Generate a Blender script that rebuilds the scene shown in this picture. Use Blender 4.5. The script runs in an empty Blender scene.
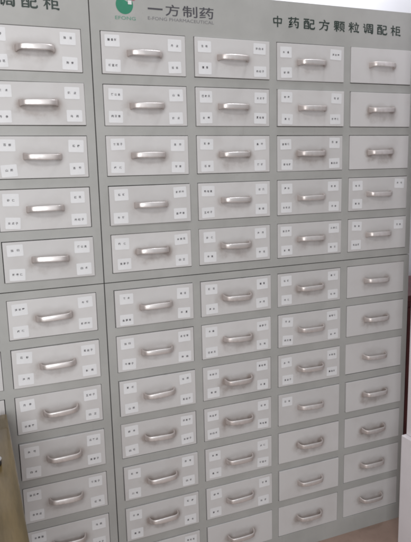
import bpy, bmesh, math, random
from mathutils import Vector, Matrix
random.seed(11)
sc = bpy.context.scene
COL = sc.collection
FLOOR = 1.717                       # the fit measures down from row 1; height = FLOOR - y

# ------------------------------------------------------------------ materials
def mat(name):
    m = bpy.data.materials.new(name); m.use_nodes = True
    nt = m.node_tree; b = nt.nodes['Principled BSDF']
    return m, nt, b
def node(nt, t, **k):
    n = nt.nodes.new(t)
    for a, v in k.items(): setattr(n, a, v)
    return n
def noise(nt, vec, scale, detail=4, rough=.55):
    n = node(nt, 'ShaderNodeTexNoise'); n.inputs['Scale'].default_value = scale
    n.inputs['Detail'].default_value = detail; n.inputs['Roughness'].default_value = rough
    nt.links.new(vec, n.inputs['Vector']); return n.outputs['Fac']
def mathn(nt, op, a, b=None, c=None, clamp=False):
    n = node(nt, 'ShaderNodeMath', operation=op, use_clamp=clamp)
    for i, v in enumerate((a, b, c)):
        if v is None: continue
        if isinstance(v, (int, float)): n.inputs[i].default_value = v
        else: nt.links.new(v, n.inputs[i])
    return n.outputs[0]
def mix(nt, f, a, b):
    n = node(nt, 'ShaderNodeMix', data_type='RGBA')
    for s, v in ((n.inputs[0], f), (n.inputs[6], a), (n.inputs[7], b)):
        if isinstance(v, (int, float)): s.default_value = v
        elif isinstance(v, tuple): s.default_value = (*v, 1)
        else: nt.links.new(v, s)
    return n.outputs[2]
def bump(nt, b, h, strength, dist=.001):
    n = node(nt, 'ShaderNodeBump'); n.inputs['Strength'].default_value = strength
    n.inputs['Distance'].default_value = dist
    nt.links.new(h, n.inputs['Height']); nt.links.new(n.outputs[0], b.inputs['Normal'])
def ramp(nt, v, lo, hi):
    n = node(nt, 'ShaderNodeMapRange'); n.inputs[1].default_value = lo; n.inputs[2].default_value = hi
    n.interpolation_type = 'SMOOTHSTEP'
    nt.links.new(v, n.inputs[0]); return n.outputs[0]

def frame_mat():
    m, nt, b = mat('grey_powder_coat')
    tc = node(nt, 'ShaderNodeTexCoord').outputs['Object']
    n1 = noise(nt, tc, 7, 6); n2 = noise(nt, tc, 60, 4)
    c = mix(nt, ramp(nt, n1, .35, .7), (.338, .338, .324), (.378, .376, .362))
    sp = ramp(nt, n2, .66, .78)
    c = mix(nt, mathn(nt, 'MULTIPLY', sp, .4), c, (.25, .24, .22))
    mp = node(nt, 'ShaderNodeMapping'); mp.inputs['Scale'].default_value = (55, 6, 4); nt.links.new(tc, mp.inputs[0])
    c = mix(nt, mathn(nt, 'MULTIPLY', ramp(nt, noise(nt, mp.outputs[0], 1, 5, .7), .58, .75), .22), c, (.27, .25, .235))
    nt.links.new(mathn(nt, 'ADD', .34, mathn(nt, 'MULTIPLY', ramp(nt, noise(nt, tc, 16, 6), .35, .7), .22)), b.inputs['Roughness'])
    nt.links.new(c, b.inputs['Base Color'])
    b.inputs['Specular IOR Level'].default_value = .35
    bump(nt, b, noise(nt, tc, 900, 2), .12, .0005)
    return m
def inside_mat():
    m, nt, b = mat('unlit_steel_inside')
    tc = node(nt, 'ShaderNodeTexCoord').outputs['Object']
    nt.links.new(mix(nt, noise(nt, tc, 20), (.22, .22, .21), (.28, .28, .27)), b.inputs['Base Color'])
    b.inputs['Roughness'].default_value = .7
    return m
def drawer_mat():
    m, nt, b = mat('pale_drawer_paint')
    tc = node(nt, 'ShaderNodeTexCoord').outputs['Object']
    rnd = node(nt, 'ShaderNodeObjectInfo').outputs['Random']
    sep = node(nt, 'ShaderNodeSeparateXYZ'); nt.links.new(tc, sep.inputs[0])
    off = node(nt, 'ShaderNodeVectorMath', operation='ADD'); nt.links.new(tc, off.inputs[0])
    cmb = node(nt, 'ShaderNodeCombineXYZ'); nt.links.new(mathn(nt, 'MULTIPLY', rnd, 30), cmb.inputs[0])
    nt.links.new(mathn(nt, 'MULTIPLY', rnd, 17), cmb.inputs[2]); nt.links.new(cmb.outputs[0], off.inputs[1])
    v = off.outputs[0]
    base = mix(nt, rnd, (.515, .504, .500), (.565, .552, .548))
    base = mix(nt, mathn(nt, 'MULTIPLY', ramp(nt, noise(nt, v, 9, 5), .45, .75), .35), base, (.44, .415, .405))
    # grime plus the handle's soft shadow, both painted into the colour round it
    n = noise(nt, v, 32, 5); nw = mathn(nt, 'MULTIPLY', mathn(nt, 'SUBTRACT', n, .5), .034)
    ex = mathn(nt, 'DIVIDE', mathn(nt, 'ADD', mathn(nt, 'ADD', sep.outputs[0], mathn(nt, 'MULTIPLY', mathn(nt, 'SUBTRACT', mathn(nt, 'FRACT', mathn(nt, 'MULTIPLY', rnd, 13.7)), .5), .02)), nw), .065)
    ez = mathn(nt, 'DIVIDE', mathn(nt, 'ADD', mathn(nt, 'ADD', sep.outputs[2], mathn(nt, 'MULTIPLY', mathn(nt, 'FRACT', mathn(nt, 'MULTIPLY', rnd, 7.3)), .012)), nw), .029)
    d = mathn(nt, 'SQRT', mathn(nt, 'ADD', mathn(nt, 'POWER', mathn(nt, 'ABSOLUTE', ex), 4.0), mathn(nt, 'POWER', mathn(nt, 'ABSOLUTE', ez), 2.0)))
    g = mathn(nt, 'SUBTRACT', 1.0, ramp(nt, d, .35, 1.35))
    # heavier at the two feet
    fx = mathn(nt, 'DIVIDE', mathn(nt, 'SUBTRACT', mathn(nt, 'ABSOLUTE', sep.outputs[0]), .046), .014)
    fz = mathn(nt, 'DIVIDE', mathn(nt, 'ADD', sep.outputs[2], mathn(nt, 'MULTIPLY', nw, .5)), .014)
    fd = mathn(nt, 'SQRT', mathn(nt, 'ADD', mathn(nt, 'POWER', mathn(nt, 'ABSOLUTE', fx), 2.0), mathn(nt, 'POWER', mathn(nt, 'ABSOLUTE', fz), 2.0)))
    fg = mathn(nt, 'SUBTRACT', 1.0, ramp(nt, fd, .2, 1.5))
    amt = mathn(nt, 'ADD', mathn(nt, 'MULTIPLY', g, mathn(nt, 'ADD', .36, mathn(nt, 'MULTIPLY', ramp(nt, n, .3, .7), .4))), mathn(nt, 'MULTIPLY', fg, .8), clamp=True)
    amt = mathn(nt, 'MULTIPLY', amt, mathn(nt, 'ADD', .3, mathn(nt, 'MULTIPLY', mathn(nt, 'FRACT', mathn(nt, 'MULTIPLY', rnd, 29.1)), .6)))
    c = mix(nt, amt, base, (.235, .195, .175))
    nt.links.new(c, b.inputs['Base Color'])
    nt.links.new(mathn(nt, 'ADD', .36, mathn(nt, 'MULTIPLY', noise(nt, v, 14), .2)), b.inputs['Roughness'])
    b.inputs['Specular IOR Level'].default_value = .4
    bump(nt, b, noise(nt, tc, 800, 2), .1, .0005)
    return m
def steel_mat():
    m, nt, b = mat('worn_nickel')
    tc = node(nt, 'ShaderNodeTexCoord').outputs['Object']
    n = noise(nt, tc, 45, 5)
    sep = node(nt, 'ShaderNodeSeparateXYZ'); nt.links.new(tc, sep.inputs[0])
    rnd = node(nt, 'ShaderNodeObjectInfo').outputs['Random']
    end = ramp(nt, mathn(nt, 'ADD', mathn(nt, 'ABSOLUTE', sep.outputs[0]), mathn(nt, 'MULTIPLY', mathn(nt, 'SUBTRACT', n, .5), .03)), .028, .052)
    c = mix(nt, mathn(nt, 'MULTIPLY', ramp(nt, n, .3, .75), mathn(nt, 'ADD', .4, mathn(nt, 'MULTIPLY', rnd, .6))), (.78, .75, .74), (.60, .55, .53))
    c = mix(nt, mathn(nt, 'MULTIPLY', end, .75), c, (.52, .46, .435))
    nt.links.new(c, b.inputs['Base Color'])
    b.inputs['Metallic'].default_value = .62
    nt.links.new(mathn(nt, 'ADD', mathn(nt, 'ADD', .30, mathn(nt, 'MULTIPLY', rnd, .12)), mathn(nt, 'MULTIPLY', ramp(nt, n, .3, .7), .14)), b.inputs['Roughness'])
    mp = node(nt, 'ShaderNodeMapping'); mp.inputs['Scale'].default_value = (60, 900, 900)
    nt.links.new(tc, mp.inputs[0]); bump(nt, b, noise(nt, mp.outputs[0], 1, 2), .04, .0002)
    return m
def plain(name, col, rough=.5, scale=12, var=.1, spec=.4, metal=0, bumpy=0):
    m, nt, b = mat(name)
    tc = node(nt, 'ShaderNodeTexCoord').outputs['Object']
    n = noise(nt, tc, scale, 5)
    nt.links.new(mix(nt, ramp(nt, n, .3, .7), tuple(c*(1-var) for c in col), tuple(min(1, c*(1+var)) for c in col)), b.inputs['Base Color'])
    b.inputs['Roughness'].default_value = rough; b.inputs['Metallic'].default_value = metal
    b.inputs['Specular IOR Level'].default_value = spec
    if bumpy: bump(nt, b, noise(nt, tc, scale*20, 3), bumpy, .001)
    return m
def wood_mat():
    m, nt, b = mat('varnished_olive_brown_wood')
    tc = node(nt, 'ShaderNodeTexCoord').outputs['Object']
    mp = node(nt, 'ShaderNodeMapping'); mp.inputs['Scale'].default_value = (22, 2.2, 8)
    nt.links.new(tc, mp.inputs[0])
    n = noise(nt, mp.outputs[0], 1.6, 7, .65)
    nt.links.new(mix(nt, ramp(nt, n, .3, .72), (.075, .050, .016), (.150, .104, .042)), b.inputs['Base Color'])
    b.inputs['Roughness'].default_value = .3; b.inputs['Coat Weight'].default_value = .55; b.inputs['Specular IOR Level'].default_value = .25; b.inputs['Coat Roughness'].default_value = .09; b.inputs['Coat IOR'].default_value = 1.5
    h = noise(nt, tc, 14, 3); bump(nt, b, h, .08, .001); nt.links.new(b.inputs['Normal'].links[0].from_socket, b.inputs['Coat Normal'])
    return m
def floor_mat():
    m, nt, b = mat('brown_floor')
    tc = node(nt, 'ShaderNodeTexCoord').outputs['Object']
    n = noise(nt, tc, 5, 8, .65); n2 = noise(nt, tc, 60, 4)
    c = mix(nt, ramp(nt, n, .3, .7), (.26, .18, .145), (.33, .235, .19))
    c = mix(nt, mathn(nt, 'MULTIPLY', ramp(nt, n2, .5, .8), .4), c, (.20, .14, .11))
    nt.links.new(c, b.inputs['Base Color']); b.inputs['Roughness'].default_value = .4
    return m
M = dict(frame=frame_mat(), inside=inside_mat(), drawer=drawer_mat(), steel=steel_mat(), wood=wood_mat(), floor=floor_mat(),
         paper=plain('white_label_paper', (.66, .66, .67), .55, 30, .03),
         ink=plain('printed_ink', (.06, .055, .062), .6),
         letter=plain('dark_green_grey_lettering', (.028, .042, .036), .55),
         letter2=plain('charcoal_lettering', (.062, .060, .070), .55),
         letter3=plain('pale_grey_lettering', (.15, .145, .155), .55),
         green=plain('green_emblem_film', (.03, .20, .12), .45),
         green2=plain('soft_green_lettering', (.12, .27, .20), .5),
         white=plain('white_emblem_film', (.62, .62, .62), .5),
         red=plain('dusky_red_emblem_film', (.35, .07, .12), .5),
         wall=plain('whitewashed_wall', (.83, .83, .87), .8, 3, .015, .2, 0, .05),
         post=plain('pinkish_white_paint', (.72, .68, .70), .45, 6, .03),
         redwood=plain('dark_red_wood', (.11, .028, .030), .4, 10, .25),
         dark=plain('black_plastic', (.018, .018, .02), .3),
         chrome=plain('chrome_rim', (.75, .75, .78), .12, 10, .02, .5, 1))

# ------------------------------------------------------------------ helpers
def obj(name, bm, mats, parent=None, loc=(0, 0, 0), smooth=False):
    me = bpy.data.meshes.new(name); bmesh.ops.recalc_face_normals(bm, faces=bm.faces) if smooth != 'keep' else None
    bm.to_mesh(me); bm.free()
    for m in (mats if isinstance(mats, (list, tuple)) else [mats]): me.materials.append(m)
    if smooth is True:
        for p in me.polygons: p.use_smooth = True
    o = bpy.data.objects.new(name, me); COL.objects.link(o); o.parent = parent; o.location = loc
    return o
def thing(name, label, cat, loc=(0, 0, 0), group=None):
    o = bpy.data.objects.new(name, None); COL.objects.link(o); o.location = loc
    o.empty_display_size = .1
    return tag(o, label, cat, group)
def tag(o, label, cat, group=None):
    o['label'] = label; o['category'] = cat
    if group: o['group'] = group
    return o
def box(bm, a, b, mi=0, bev=0):
    g = bmesh.ops.create_cube(bm, size=1)
    c = [(a[i]+b[i])/2 for i in range(3)]; s = [abs(b[i]-a[i]) for i in range(3)]
    for v in g['verts']: v.co = Vector([v.co[i]*s[i]+c[i] for i in range(3)])
    fs = {f for v in g['verts'] for f in v.link_faces}
    for f in fs: f.material_index = mi
    if bev:
        es = {e for v in g['verts'] for e in v.link_edges}
        r = bmesh.ops.bevel(bm, geom=list(es), offset=bev, segments=2, affect='EDGES', profile=.5)
        for f in r['faces']: f.material_index = mi
def quad(bm, pts, mi=0):
    f = bm.faces.new([bm.verts.new(p) for p in pts]); f.material_index = mi; return f

_cache = {}
def glyphs(s, bold=0.0):
    """vertices (x,z, unit box fitted later), faces and bounds of a string set in the built-in font"""
    k = (s, bold)
    if k in _cache: return _cache[k]
    cu = bpy.data.curves.new('t', 'FONT'); cu.body = s; cu.offset = bold; cu.resolution_u = 3
    o = bpy.data.objects.new('t', cu); COL.objects.link(o)
    dg = bpy.context.evaluated_depsgraph_get(); dg.update()
    me = bpy.data.meshes.new_from_object(o.evaluated_get(dg))
    vs = [(v.co.x, v.co.y) for v in me.vertices]; fs = [tuple(p.vertices) for p in me.polygons]
    bpy.data.objects.remove(o); bpy.data.curves.remove(cu); bpy.data.meshes.remove(me)
    xs = [v[0] for v in vs]; ys = [v[1] for v in vs]
    _cache[k] = (vs, fs, (min(xs), max(xs), min(ys), max(ys))); return _cache[k]
def put_text(bm, s, x0, x1, z0, z1, y, mi=0, bold=0.0):
    vs, fs, (a, b, c, d) = glyphs(s, bold)
    sx = (x1-x0)/(b-a) if x1 is not None else None
    sz = (z1-z0)/max(d-c, 1e-6) if z1 is not None else sx
    if sx is None: sx = sz
    nv = [bm.verts.new((x0+(vx-a)*sx, y, z0+(vy-c)*sz)) for vx, vy in vs]
    for f in fs:
        try:
            ff = bm.faces.new([nv[i] for i in f]); ff.material_index = mi
        except ValueError: pass
def disc(bm, cx, cz, r, y, mi=0, n=40, cut=None):
    pts = [(cx+r*math.cos(2*math.pi*i/n), y, cz+r*math.sin(2*math.pi*i/n)) for i in range(n)]
    quad(bm, pts, mi)

# ------------------------------------------------------------------ geometry constants (metres)
PX, W, P, H = .270, .2446, .1380, .1122
SEC = .0234
def row_y(r): return (r-1)*P + (SEC if r > 5 else 0)
DEPTH = .42
SPLIT = .690
TOP = -.1185

# ---- handle mesh (shared)
def handle_mesh():
    # swept strap: (x, y outwards, half height, half thickness)
    ctrl = [(-.0550, .0010, .0092, .0042), (-.0540, -.0045, .0086, .0038), (-.0515, -.0120, .0074, .0033), (-.0455, -.0190, .0068, .0031),
            (-.0360, -.0225, .0068, .0031), (-.0200, -.0240, .0072, .0032), (0, -.0246, .0074, .0032)]
    ctrl = ctrl + [(-x, y, a, t) for x, y, a, t in reversed(ctrl[:-1])]
    path = []
    n = len(ctrl)
    for i in range(n-1):
        p0, p1, p2, p3 = ctrl[max(i-1, 0)], ctrl[i], ctrl[i+1], ctrl[min(i+2, n-1)]
        for k in range(4):
            t = k/4
            path.append(tuple(.5*((2*p1[j])+(-p0[j]+p2[j])*t+(2*p0[j]-5*p1[j]+4*p2[j]-p3[j])*t*t+(-p0[j]+3*p1[j]-3*p2[j]+p3[j])*t**3) for j in range(4)))
    path.append(ctrl[-1])
    bm = bmesh.new(); rings = []
    prof = []
    N = 16
    for i in range(N):      # superellipse
        a = 2*math.pi*i/N; c, s = math.cos(a), math.sin(a)
        prof.append((math.copysign(abs(c)**.55, c), math.copysign(abs(s)**.55, s)))
    for i, (x, y, hh, th) in enumerate(path):
        q0 = path[max(i-1, 0)]; q1 = path[min(i+1, len(path)-1)]
        t = Vector((q1[0]-q0[0], q1[1]-q0[1])).normalized(); nrm = Vector((t.y, -t.x))
        rings.append([bm.verts.new((x+nrm.x*th*u, y+nrm.y*th*u, hh*v)) for u, v in prof])
    for a, b in zip(rings, rings[1:]):
        for k in range(N): bm.faces.new((a[k], a[(k+1) % N], b[(k+1) % N], b[k]))
    bm.faces.new(rings[0]); bm.faces.new(list(reversed(rings[-1])))
    bmesh.ops.recalc_face_normals(bm, faces=bm.faces)
    me = bpy.data.meshes.new('handle'); bm.to_mesh(me); bm.free(); me.materials.append(M['steel'])
    for p in me.polygons: p.use_smooth = True
    return me
HANDLE = handle_mesh()

def drawer_mesh():
    g = .0013
    bm = bmesh.new()
    box(bm, (-W/2+g, -.0005, -H/2+g), (W/2-g, .0180, H/2-g), 0, .0011)
    box(bm, (-W/2+.012, .0175, -H/2+.012), (W/2-.012, .36, H/2-.014))
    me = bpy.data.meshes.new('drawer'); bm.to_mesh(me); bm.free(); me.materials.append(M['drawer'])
    return me
DRAWER = drawer_mesh()

HERBS = ['当归', '黄芪', '甘草', '白芍', '川芎', '熟地黄', '党参', '茯苓', '白术', '陈皮', '半夏', '桂枝', '柴胡', '黄芩', '黄连', '金银花',
         '连翘', '防风', '荆芥', '薄荷', '麦冬', '五味子', '枸杞子', '牛膝', '杜仲', '山药', '泽泻', '丹皮', '山楂', '神曲', '车前子', '益母草',
         '鸡血藤', '蒲公英', '板蓝根', '鱼腥草', '浙贝母', '炙甘草', '炒白术', '醋香附', '夏枯草', '菟丝子', '女贞子', '酸枣仁',
         '知母', '石斛', '玄参', '生地', '赤芍', '丹参', '红花', '桃仁', '苍术', '厚朴', '木香', '砂仁', '乌药', '独活', '羌活', '细辛', '白芷', '辛夷',
         '苍耳子', '牛蒡子', '桑叶', '菊花', '葛根', '升麻', '天麻', '钩藤', '地龙', '全蝎', '僵蚕', '远志', '合欢皮', '首乌藤', '炒麦芽', '莱菔子', '瓜蒌皮', '桔梗', '前胡', '百部', '紫菀', '款冬花', '枇杷叶', '桑白皮', '火麻仁', '续断', '狗脊', '巴戟天', '淫羊藿', '补骨脂', '益智仁', '肉苁蓉']
_hi = 0
def add_sticker(parent, cx, cz):
    w, h = .0405*random.uniform(.95, 1.04), .0320*random.uniform(.95, 1.04)
    bm = bmesh.new(); r = .0022; pts = []
    for qx, qz, a0 in ((1, 1, 0), (-1, 1, 90), (-1, -1, 180), (1, -1, 270)):
        for k in range(4):
            a = math.radians(a0+k*30)
            pts.append((qx*(w/2-r)+r*math.cos(a), 0, qz*(h/2-r)+r*math.sin(a)))
    f = quad(bm, pts, 0)
    ex = bmesh.ops.extrude_face_region(bm, geom=[f])
    for v in ex['geom']:
        if isinstance(v, bmesh.types.BMVert): v.co.y -= .00025
    bmesh.ops.recalc_face_normals(bm, faces=bm.faces)
    global _hi
    if _hi % len(HERBS) == 0: random.shuffle(HERBS)
    s = HERBS[_hi % len(HERBS)]; _hi += 1; n = len(s)
    ch = .0066; gap = .0125 if n == 2 else .0096
    if n == 2 and random.random() < .4: gap = .0155
    x = -((n-1)*gap+ch)/2; z0 = -ch/2+random.uniform(-.001, .0025)
    for c in s:
        put_text(bm, c, x, x+ch, z0, z0+ch, -.00045, 1, .022); x += gap
    o = obj('sticker', bm, [M['paper'], M['ink']], parent, (cx, -.0008, cz), 'keep')
    o.rotation_euler = (0, math.radians(random.gauss(0, 1.6)), 0)
    return o

def stickers_for(side, c, r):
    """corner codes in the right (c 1..4) or left (c 0,-1..) cabinet"""
    if side == 'L' or c == 1: return 'ABCD'
    if c == 2: return 'ABCD' if r < 12 else ''
    if c == 3:
        if r == 1: return 'ABC'
        if r <= 8: return 'ABCD'
        return 'A' if r == 9 else ''
    return 'ABC' if r in (4, 5) else ''

OPEN = {(1, 4): .007, (0, 5): .005, (0, 9): .006, (1, 6): .005, (0, 3): .003, (2, 6): .004, (1, 3): .002}
def make_cabinet(label, xl, xr, cols, rows, ytop, ybot, side):
    root = thing('drawer_cabinet', label, 'medicine cabinet', ((xl+xr)/2, 0, FLOOR-ybot), 'grey medicine drawer cabinets')
    ox, oz = (xl+xr)/2, FLOOR-ybot
    X = lambda x: x-ox
    Z = lambda y: FLOOR-y-oz
    def colx(c): return (c-1)*PX - (.0257 if c <= 0 else 0)
    xs = [(colx(c), colx(c)+W, c) for c in cols]; ys = [(row_y(r), row_y(r)+H, r) for r in rows]
    bm = bmesh.new()
    gx = sorted([xl, xr]+[v for a, b, c in xs for v in (a, b)]); gy = sorted([ytop, ybot]+[v for a, b, r in ys for v in (a, b)])
    holesx = {round(a, 5) for a, b, c in xs}; holesy = {round(a, 5) for a, b, r in ys}
    D = .024
    for i in range(len(gx)-1):
        for j in range(len(gy)-1):
            a, b, c, d = X(gx[i]), X(gx[i+1]), Z(gy[j]), Z(gy[j+1])
            if round(gx[i], 5) in holesx and round(gy[j], 5) in holesy:
                for q in (((a, 0, c), (a, D, c), (a, D, d), (a, 0, d)), ((b, 0, c), (b, 0, d), (b, D, d), (b, D, c)),
                          ((a, 0, c), (b, 0, c), (b, D, c), (a, D, c)), ((a, 0, d), (a, D, d), (b, D, d), (b, 0, d))):
                    quad(bm, q, 0)
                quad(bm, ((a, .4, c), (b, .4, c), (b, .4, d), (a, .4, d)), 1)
            else:
                quad(bm, ((a, 0, c), (a, 0, d), (b, 0, d), (b, 0, c)), 0)
    x0, x1, z0, z1 = X(xl), X(xr), Z(ybot), Z(ytop)
    quad(bm, ((x0, 0, z0), (x0, 0, z1), (x0, DEPTH, z1), (x0, DEPTH, z0)))
    quad(bm, ((x1, 0, z0), (x1, DEPTH, z0), (x1, DEPTH, z1), (x1, 0, z1)))
    quad(bm, ((x0, 0, z1), (x1, 0, z1), (x1, DEPTH, z1), (x0, DEPTH, z1)))
    quad(bm, ((x0, 0, z0), (x0, DEPTH, z0), (x1, DEPTH, z0), (x1, 0, z0)))
    quad(bm, ((x0, DEPTH, z0), (x0, DEPTH, z1), (x1, DEPTH, z1), (x1, DEPTH, z0)))
    bmesh.ops.remove_doubles(bm, verts=bm.verts, dist=.00005)
    bmesh.ops.recalc_face_normals(bm, faces=bm.faces)
    # round the outer vertical and horizontal folds a little
    es = [e for e in bm.edges if len(e.link_faces) == 2 and all(abs(v.co.y) < 1e-6 for v in e.verts)
          and abs(e.link_faces[0].normal.dot(e.link_faces[1].normal)) < .1]
    bmesh.ops.bevel(bm, geom=es, offset=.0008, segments=1, affect='EDGES')
    obj('carcass', bm, [M['frame'], M['inside']], root, smooth='keep')
    for a, b, c in xs:
        for t, u, r in ys:
            proud = OPEN.get((c, r), random.uniform(-.0012, .0022) if random.random() < .7 else random.uniform(.002, .0050))
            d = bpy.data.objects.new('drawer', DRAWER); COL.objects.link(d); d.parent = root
            d.location = (X((a+b)/2)+random.uniform(-.0007, .0007), -proud, Z((t+u)/2)+random.uniform(-.0006, .0006))
            d.rotation_euler = (0, math.radians(random.uniform(-.16, .16)), math.radians(random.uniform(-.45, .45)))
            h = bpy.data.objects.new('handle', HANDLE); COL.objects.link(h); h.parent = d
            h.location = (random.uniform(-.0015, .0015), -.0003, random.uniform(-.001, .0025))
            h.rotation_euler = (math.radians(random.uniform(-7, 7)), math.radians(random.gauss(0, .9)), math.radians(random.uniform(-1.5, 1.5)))
            h.scale = (.86, 1, 1.06)
            j = lambda s: random.uniform(-s, s)
            for k in stickers_for(side, c, r):
                sx = -1 if k in 'AB' else 1
                sz = 1 if k in 'AC' else -1
                add_sticker(d, sx*(W/2-.0335)+j(.0025), sz*(H/2-.0250)-.001+j(.0022))
    return root, X, Z

GAP = .0012
upR, XR, ZR = make_cabinet('upper grey drawer cabinet with green emblem and dark lettering on its header, at the right', -.0245, 1.0755, (1, 2, 3, 4), range(1, 6), TOP, SPLIT-GAP, 'R')
loR, _, _ = make_cabinet('lower grey drawer cabinet at the right, last column without stickers', -.0245, 1.0755, (1, 2, 3, 4), range(6, 13), SPLIT+GAP, FLOOR, 'R')
upL, XL, ZL = make_cabinet('upper grey drawer cabinet at the left edge, cut off by the frame', -1.1275, -.0275, (0, -1, -2, -3), range(1, 6), TOP, SPLIT-GAP, 'L')
loL, _, _ = make_cabinet('lower grey drawer cabinet at the left, partly behind the glossy brown table', -1.1275, -.0275, (0, -1, -2, -3), range(6, 13), SPLIT+GAP, FLOOR, 'L')

# header lettering: brush lettering drawn stroke by stroke (x 0..100, y 0..80, widths along each stroke)
def hs(x0, y0, x1, y1, tail=0):      # level stroke, thick ends, optional swept tail
    if tail: return [(x0, y0, 8), (x0+(x1-x0)*.12, y0+1.5, 7), ((x0+x1)/2, (y0+y1)/2+2, 6), (x0+(x1-x0)*.8, y1-1, 9), (x0+(x1-x0)*.9, y1-.5, 11), (x1, y1+4, 3)]
    return [(x0, y0, 7.5), ((x0+x1)/2, (y0+y1)/2+1, 6), (x1, y1, 7.5)]
def vs_(x0, y0, x1, y1): return [(x0, y0, 8.5), ((x0+x1)/2, (y0+y1)/2, 7.5), (x1, y1, 8.5)]
def pl(*p): return list(p)
def fr(x0, y0, x1, y1): return [hs(x0, y1, x1, y1), vs_(x0+2, y1, x0+2, y0), vs_(x1-2, y1, x1-3, y0)]
YOU = [hs(4, 74, 50, 74), vs_(8, 56, 8, 4), vs_(46, 56, 46, 4), hs(8, 56, 46, 56), hs(8, 5, 46, 5), hs(10, 22, 44, 22), pl((20, 72, 6), (21, 48, 6), (15, 36, 4)), pl((34, 72, 6), (34, 42, 6), (42, 38, 5)),
       hs(60, 70, 90, 70), vs_(90, 70, 90, 42), hs(60, 42, 90, 42), pl((60, 42, 8), (59, 14, 8), (66, 5, 9), (88, 4, 9), (97, 10, 8), (98, 20, 3))]
GL = {
 '中': [vs_(12, 60, 15, 28), hs(12, 61, 88, 61), vs_(88, 61, 84, 28), hs(15, 29, 85, 29), vs_(50, 80, 50, 0)],
 '药': [hs(6, 70, 95, 70), vs_(31, 80, 31, 60), vs_(68, 80, 67, 60), pl((30, 58, 8), (14, 42, 6), (34, 40, 6)), pl((40, 48, 6), (20, 26, 7), (12, 22, 8), (42, 28, 6)), pl((8, 6, 8), (26, 9, 7), (44, 15, 3)),
       pl((62, 58, 8), (56, 44, 7), (48, 34, 3)), hs(60, 46, 90, 46), pl((90, 46, 9), (88, 12, 9), (82, 4, 8), (70, 8, 3)), pl((62, 32, 5), (72, 22, 9))],
 '配': YOU,
 '方': [pl((46, 80, 6), (56, 68, 10)), hs(4, 58, 97, 58, 1), hs(42, 38, 78, 38), pl((78, 38, 9), (76, 12, 9), (68, 3, 9), (52, 8, 3)), pl((42, 57, 8), (38, 30, 8), (24, 12, 7), (4, 2, 4))],
 '颗': [vs_(8, 76, 9, 46), hs(8, 76, 44, 76), vs_(44, 76, 43, 46), hs(9, 61, 43, 61), hs(9, 46, 43, 46), hs(2, 34, 50, 34), vs_(26, 76, 26, 0), pl((24, 32, 6), (12, 16, 6), (2, 10, 3)), pl((28, 32, 6), (40, 18, 7), (49, 12, 4)),
       hs(54, 74, 98, 74), pl((76, 72, 6), (70, 60, 6)), vs_(60, 60, 60, 22), hs(60, 60, 93, 60), vs_(93, 60, 93, 22), pl((76, 50, 7), (75, 28, 7), (66, 12, 6), (54, 3, 3)), pl((80, 18, 6), (96, 3, 9))],
 '粒': [pl((8, 72, 6), (14, 58, 8)), pl((44, 74, 7), (37, 58, 5)), hs(2, 48, 50, 48), vs_(25, 80, 25, 0), pl((24, 46, 6), (14, 26, 6), (2, 14, 3)), pl((28, 42, 6), (46, 26, 8)),
       pl((70, 80, 7), (76, 68, 9)), hs(54, 60, 97, 60), pl((64, 50, 6), (68, 20, 8)), pl((88, 52, 8), (80, 14, 5)), hs(50, 8, 99, 8, 1)],
 '调': [pl((10, 76, 6), (18, 64, 9)), pl((4, 50, 7), (20, 50, 7), (19, 12, 8), (30, 22, 3)), pl((38, 74, 8), (38, 30, 8), (28, 2, 4)), hs(38, 74, 94, 74), pl((94, 74, 8), (93, 8, 9), (80, 6, 4)),
       hs(50, 60, 82, 60), hs(48, 44, 84, 44), vs_(66, 70, 66, 44), vs_(52, 30, 52, 10), hs(52, 31, 80, 31), vs_(80, 31, 80, 10), hs(52, 12, 80, 12)],
 '柜': [hs(2, 58, 44, 58), vs_(23, 80, 23, 0), pl((22, 56, 7), (14, 32, 6), (2, 18, 3)), pl((26, 46, 6), (42, 30, 8)), hs(54, 72, 92, 72), vs_(56, 72, 56, 8), hs(58, 52, 88, 52), vs_(88, 52, 88, 28), hs(58, 29, 88, 29), hs(52, 6, 99, 6, 1)],
}
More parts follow.
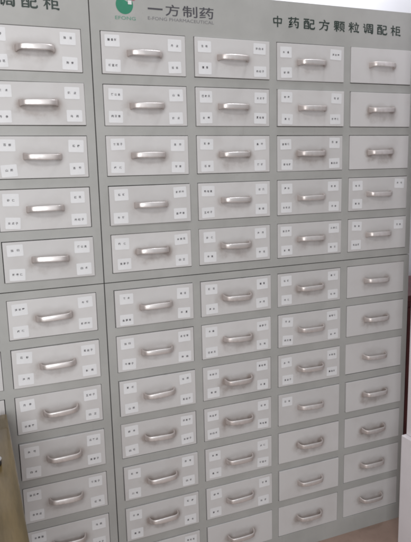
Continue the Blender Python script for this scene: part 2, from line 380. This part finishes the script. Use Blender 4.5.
def put_brush(bm, c, x0, x1, z0, z1, y):
    sx, sz = (x1-x0)/100, (z1-z0)/80
    for k, st in enumerate(GL[c]):
        pts = []
        n = len(st)
        for i in range(n-1):                       # smooth only the bent strokes
            p0, p1, p2, p3 = st[max(i-1, 0)], st[i], st[i+1], st[min(i+2, n-1)]
            for q in range(5):
                t = q/5
                pts.append([.5*(2*p1[j]+(p2[j]-p0[j])*t+(2*p0[j]-5*p1[j]+4*p2[j]-p3[j])*t*t+(3*p1[j]-p0[j]-3*p2[j]+p3[j])*t**3) for j in range(3)])
        pts.append(list(st[-1]))
        L, R = [], []
        for i, (x, z, wd_) in enumerate(pts):
            a, b = pts[max(i-1, 0)], pts[min(i+1, len(pts)-1)]
            t = Vector((b[0]-a[0], b[1]-a[1])).normalized(); nn = Vector((-t.y, t.x))*max(wd_, 1.5)*.72
            L.append((x+nn.x, z+nn.y)); R.append((x-nn.x, z-nn.y))
        yy = y-.00002*k                            # each stroke a hair above the last, never flush
        P3 = lambda p: (x0+p[0]*sx, yy, z0+p[1]*sz)
        va = [bm.verts.new(P3(p)) for p in L]; vb = [bm.verts.new(P3(p)) for p in R]
        for i in range(len(va)-1): bm.faces.new((va[i], vb[i], vb[i+1], va[i+1]))
        # blunt rounded ends
        for (p, q, e) in ((L[0], R[0], -1), (L[-1], R[-1], 1)):
            m_ = ((p[0]+q[0])/2, (p[1]+q[1])/2); i = 0 if e < 0 else -1; j_ = 1 if e < 0 else -2
            t = Vector((pts[i][0]-pts[j_][0], pts[i][1]-pts[j_][1])).normalized()*max(pts[i][2], 1.5)*.35
            bm.faces.new([bm.verts.new(P3(v)) for v in (p, (p[0]*.8+m_[0]*.2+t.x*.8, p[1]*.8+m_[1]*.2+t.y*.8), (q[0]*.8+m_[0]*.2+t.x*.8, q[1]*.8+m_[1]*.2+t.y*.8), q)])
def title(parent, X, Z, x0):
    for i, c in enumerate('中药配方颗粒调配柜'):
        bm = bmesh.new(); x = x0+i*.0553
        w = .036 if c == '中' else .0405
        put_brush(bm, c, X(x)+(.0405-w)/2, X(x)+(.0405-w)/2+w, Z(-.0435), Z(-.0740), -.0004)
        obj('character', bm, M['letter'], parent, smooth='keep')
title(upR, XR, ZR, .5235); title(upL, XL, ZL, .5235-1.1095)
def emblem(parent, X, Z, dx):
    cx, cz, r = X(dx+.0715), Z(-.0700), .0240
    bm = bmesh.new()
    # disc with its upper right quarter notched out in a step
    pts = []
    n = 64
    for i in range(n+1):
        a = math.radians(68 - i*(360-56)/n)      # clockwise the long way round
        pts.append((cx+r*math.cos(a), -.0004, cz+r*math.sin(a)))
    pts += [(cx+.0205, -.0004, cz+.0015), (cx+.0095, -.0004, cz+.0015)]
    f = quad(bm, pts); bmesh.ops.triangulate(bm, faces=[f])
    e = obj('emblem', bm, M['green'], parent, smooth='keep')
    bm = bmesh.new()
    def sq(x, z, s, mi): quad(bm, ((cx+x, -.0007, cz+z), (cx+x+s, -.0007, cz+z), (cx+x+s, -.0007, cz+z+s), (cx+x, -.0007, cz+z+s)), mi)
    sq(.0098, .0018, .0104, 0)
    sq(.0205, .0125, .0085, 1); sq(.0095, .0130, .0080, 1); sq(.0300, .0165, .0060, 1); sq(.0215, .0225, .0060, 1)
    obj('emblem_square', bm, [M['white'], M['red']], e, smooth='keep')
    bm = bmesh.new()
    put_text(bm, 'EFONG', X(dx+.0440), X(dx+.1015), Z(-.0315), Z(-.0405), -.0004, 0, .01)
    obj('emblem_lettering', bm, M['green2'], e, smooth='keep')
    bm = bmesh.new()
    z0, z1 = Z(-.0500), Z(-.0805)
    quad(bm, ((X(dx+.137), -.0004, Z(-.0635)), (X(dx+.180), -.0004, Z(-.0635)), (X(dx+.180), -.0004, Z(-.0680)), (X(dx+.137), -.0004, Z(-.0680))))
    for c, a, b in (('方', .188, .230), ('制', .239, .284), ('药', .290, .334)):
        put_text(bm, c, X(dx+a), X(dx+b), z0, z1, -.0004, 0, .010)
    obj('lettering', bm, M['letter2'], parent, smooth='keep')
    bm = bmesh.new()
    put_text(bm, 'E-FONG PHARMACEUTICAL', X(dx+.1365), X(dx+.3345), Z(-.0365), Z(-.0450), -.0004, 0, .0)
    obj('lettering', bm, M['letter3'], parent, smooth='keep')
emblem(upR, XR, ZR, 0); emblem(upL, XL, ZL, -1.1095)

# ------------------------------------------------------------------ setting
bm = bmesh.new(); quad(bm, ((-5, -6, 0), (5, -6, 0), (5, .8, 0), (-5, .8, 0)))
o = obj('floor', bm, M['floor'], smooth='keep'); o['kind'] = 'structure'
bm = bmesh.new(); box(bm, (-5, .50, -.01), (5, .62, 3.2))
o = obj('wall', bm, M['wall']); tag(o, 'plain bluish white wall behind the cabinets', 'wall')

# table
T = thing('table', 'glossy olive brown wooden table in front of the left cabinet', 'table', (-.82, -.50, 0))
def loc(x, y, z): return (x+.82, y+.50, z)
bm = bmesh.new(); box(bm, loc(-1.32, -.97, .672), loc(-.3205, -.034, .700), 0, .003); obj('tabletop', bm, M['wood'], T)
bm = bmesh.new()
for a, b in (((-1.26, -.92, .60), (-.38, -.90, .6718)), ((-1.26, -.10, .60), (-.38, -.08, .6718)), ((-1.26, -.8995, .60), (-1.24, -.1005, .6718)), ((-.40, -.8995, .60), (-.38, -.1005, .6718))):
    box(bm, loc(*a), loc(*b))
obj('apron', bm, M['wood'], T)
for x in (-1.29, -.39):
    for y in (-.94, -.105):
        bm = bmesh.new(); box(bm, loc(x, y, 0), loc(x+.045, y+.045, .5998), 0, .003); obj('leg', bm, M['wood'], T)
# small round black cap on the table
K = thing('cap', 'small round black cap with chrome rim, on the brown table', 'cap', (-.3680, -.325, .7002))
def lathe(prof, n=32):
    bm = bmesh.new(); rings = []
    for r, z in prof: rings.append([bm.verts.new((r*math.cos(2*math.pi*i/n), r*math.sin(2*math.pi*i/n), z)) for i in range(n)])
    for a, b in zip(rings, rings[1:]):
        for k in range(n): bm.faces.new((a[k], a[(k+1) % n], b[(k+1) % n], b[k]))
    bm.faces.new(rings[0]); bm.faces.new(list(reversed(rings[-1])))
    return bm
obj('body', lathe([(.016, 0), (.0185, .002), (.0185, .010), (.017, .012)]), M['dark'], K, smooth=True)
obj('rim', lathe([(.0172, .0121), (.0192, .0125), (.0192, .0150), (.0150, .0162), (.0146, .0150)]), M['chrome'], K, smooth=True)

# white post at the right edge, with a block at its foot
B = thing('door_post', 'pinkish white post with a wider block at its foot, right of the cabinets', 'post', (1.02, -.17, 0))
bm = bmesh.new(); box(bm, (-.055, -.03, .4232), (.075, .03, 2.3), 0, .003)
box(bm, (-.040, -.0345, .4232), (-.020, -.0305, 2.3), 0, .0012); box(bm, (-.008, -.0345, .4232), (.06, -.0305, 2.3), 0, .0012); obj('shaft', bm, M['post'], B)
bm = bmesh.new(); box(bm, (-.0725, -.036, 0), (.090, .034, .423), 0, .003)
box(bm, (-.060, -.0400, .002), (-.042, -.0363, .412), 0, .0012); box(bm, (-.030, -.0400, .002), (.07, -.0363, .412), 0, .0012); obj('plinth_block', bm, M['post'], B)

# dark red cupboard beside the cabinet
R_ = thing('cupboard', 'dark red wooden cupboard glimpsed between the cabinet and the white post', 'cupboard', (1.40, .24, 0))
bm = bmesh.new(); box(bm, (-.25, -.14, .05), (.25, .16, .826), 0, .003); obj('body', bm, M['redwood'], R_)
bm = bmesh.new(); box(bm, (-.265, -.155, .8265), (.265, .17, .850), 0, .003); obj('top', bm, M['redwood'], R_)
for s in (-1, 1):
    bm = bmesh.new(); box(bm, (s*.125-.118, -.152, .09), (s*.125+.118, -.1405, .80), 0, .002); d = obj('door', bm, M['redwood'], R_)
    bm = bmesh.new(); box(bm, (-s*.085+s*.125-.006, -.166, .45), (-s*.085+s*.125+.006, -.1525, .53), 0, .002); obj('handle', bm, M['steel'], d)
bm = bmesh.new(); box(bm, (-.235, -.12, 0), (.235, .15, .0498)); obj('plinth', bm, M['redwood'], R_)

# ------------------------------------------------------------------ camera from the fit
Rm = [[0.9250001391926375, 0.025205341746517798, -0.3791298369174372], [-0.08770487457830063, 0.9850161028647839, -0.14849623588589037], [0.36970609606659965, 0.1706105736597667, 0.913350663593496]]
Cc = (-1.3743149, 1.397069, -6.0373778); S = .27
w = lambda v: Vector((v[0], v[2], -v[1]))
right, up, back = w(Rm[0]), -w(Rm[1]), -w(Rm[2])
cam = bpy.data.cameras.new('camera'); co = bpy.data.objects.new('camera', cam); COL.objects.link(co)
co.matrix_world = Matrix(((right.x, up.x, back.x, Cc[0]*S), (right.y, up.y, back.y, Cc[2]*S), (right.z, up.z, back.z, FLOOR-Cc[1]*S), (0, 0, 0, 1)))
cam.sensor_fit = 'VERTICAL'; cam.sensor_height = 24; cam.lens = 581.734/542*24; cam.clip_start = .02; cam.clip_end = 50
sc.camera = co

# ------------------------------------------------------------------ light
def area(name, loc, target, sx, sy, e, col):
    l = bpy.data.lights.new(name, 'AREA'); l.shape = 'RECTANGLE'; l.size = sx; l.size_y = sy; l.energy = e; l.color = col
    o = bpy.data.objects.new(name, l); COL.objects.link(o); o.location = loc
    o.rotation_euler = (Vector(target)-Vector(loc)).to_track_quat('-Z', 'Y').to_euler(); return o
area('window_light', (-.95, -2.6, 1.40), (-.5, 0, .85), 1.7, 1.5, 50, (.97, .985, 1.0))
area('ceiling_lamp', (-.8, -2.1, 2.7), (-.4, 0, 1.0), 1.2, .4, 18, (1.0, .985, .965))
area('wall_fill', (1.0, .0, 2.9), (.6, .5, 2.0), 1.2, .2, 27, (.93, .95, 1.0))  # unseen extra light from above, added to brighten the back wall
wd = bpy.data.worlds.new('World'); sc.world = wd; wd.use_nodes = True
bg = wd.node_tree.nodes['Background']; bg.inputs[0].default_value = (.98, .96, 1.0, 1); bg.inputs[1].default_value = .25
sc.view_settings.view_transform = 'Standard'; sc.view_settings.look = 'None'; sc.view_settings.exposure = 0; sc.view_settings.gamma = 1
sc.render.engine = 'CYCLES'; sc.cycles.filter_width = 2.0
try: sc.cycles.use_denoising = True
except Exception: pass
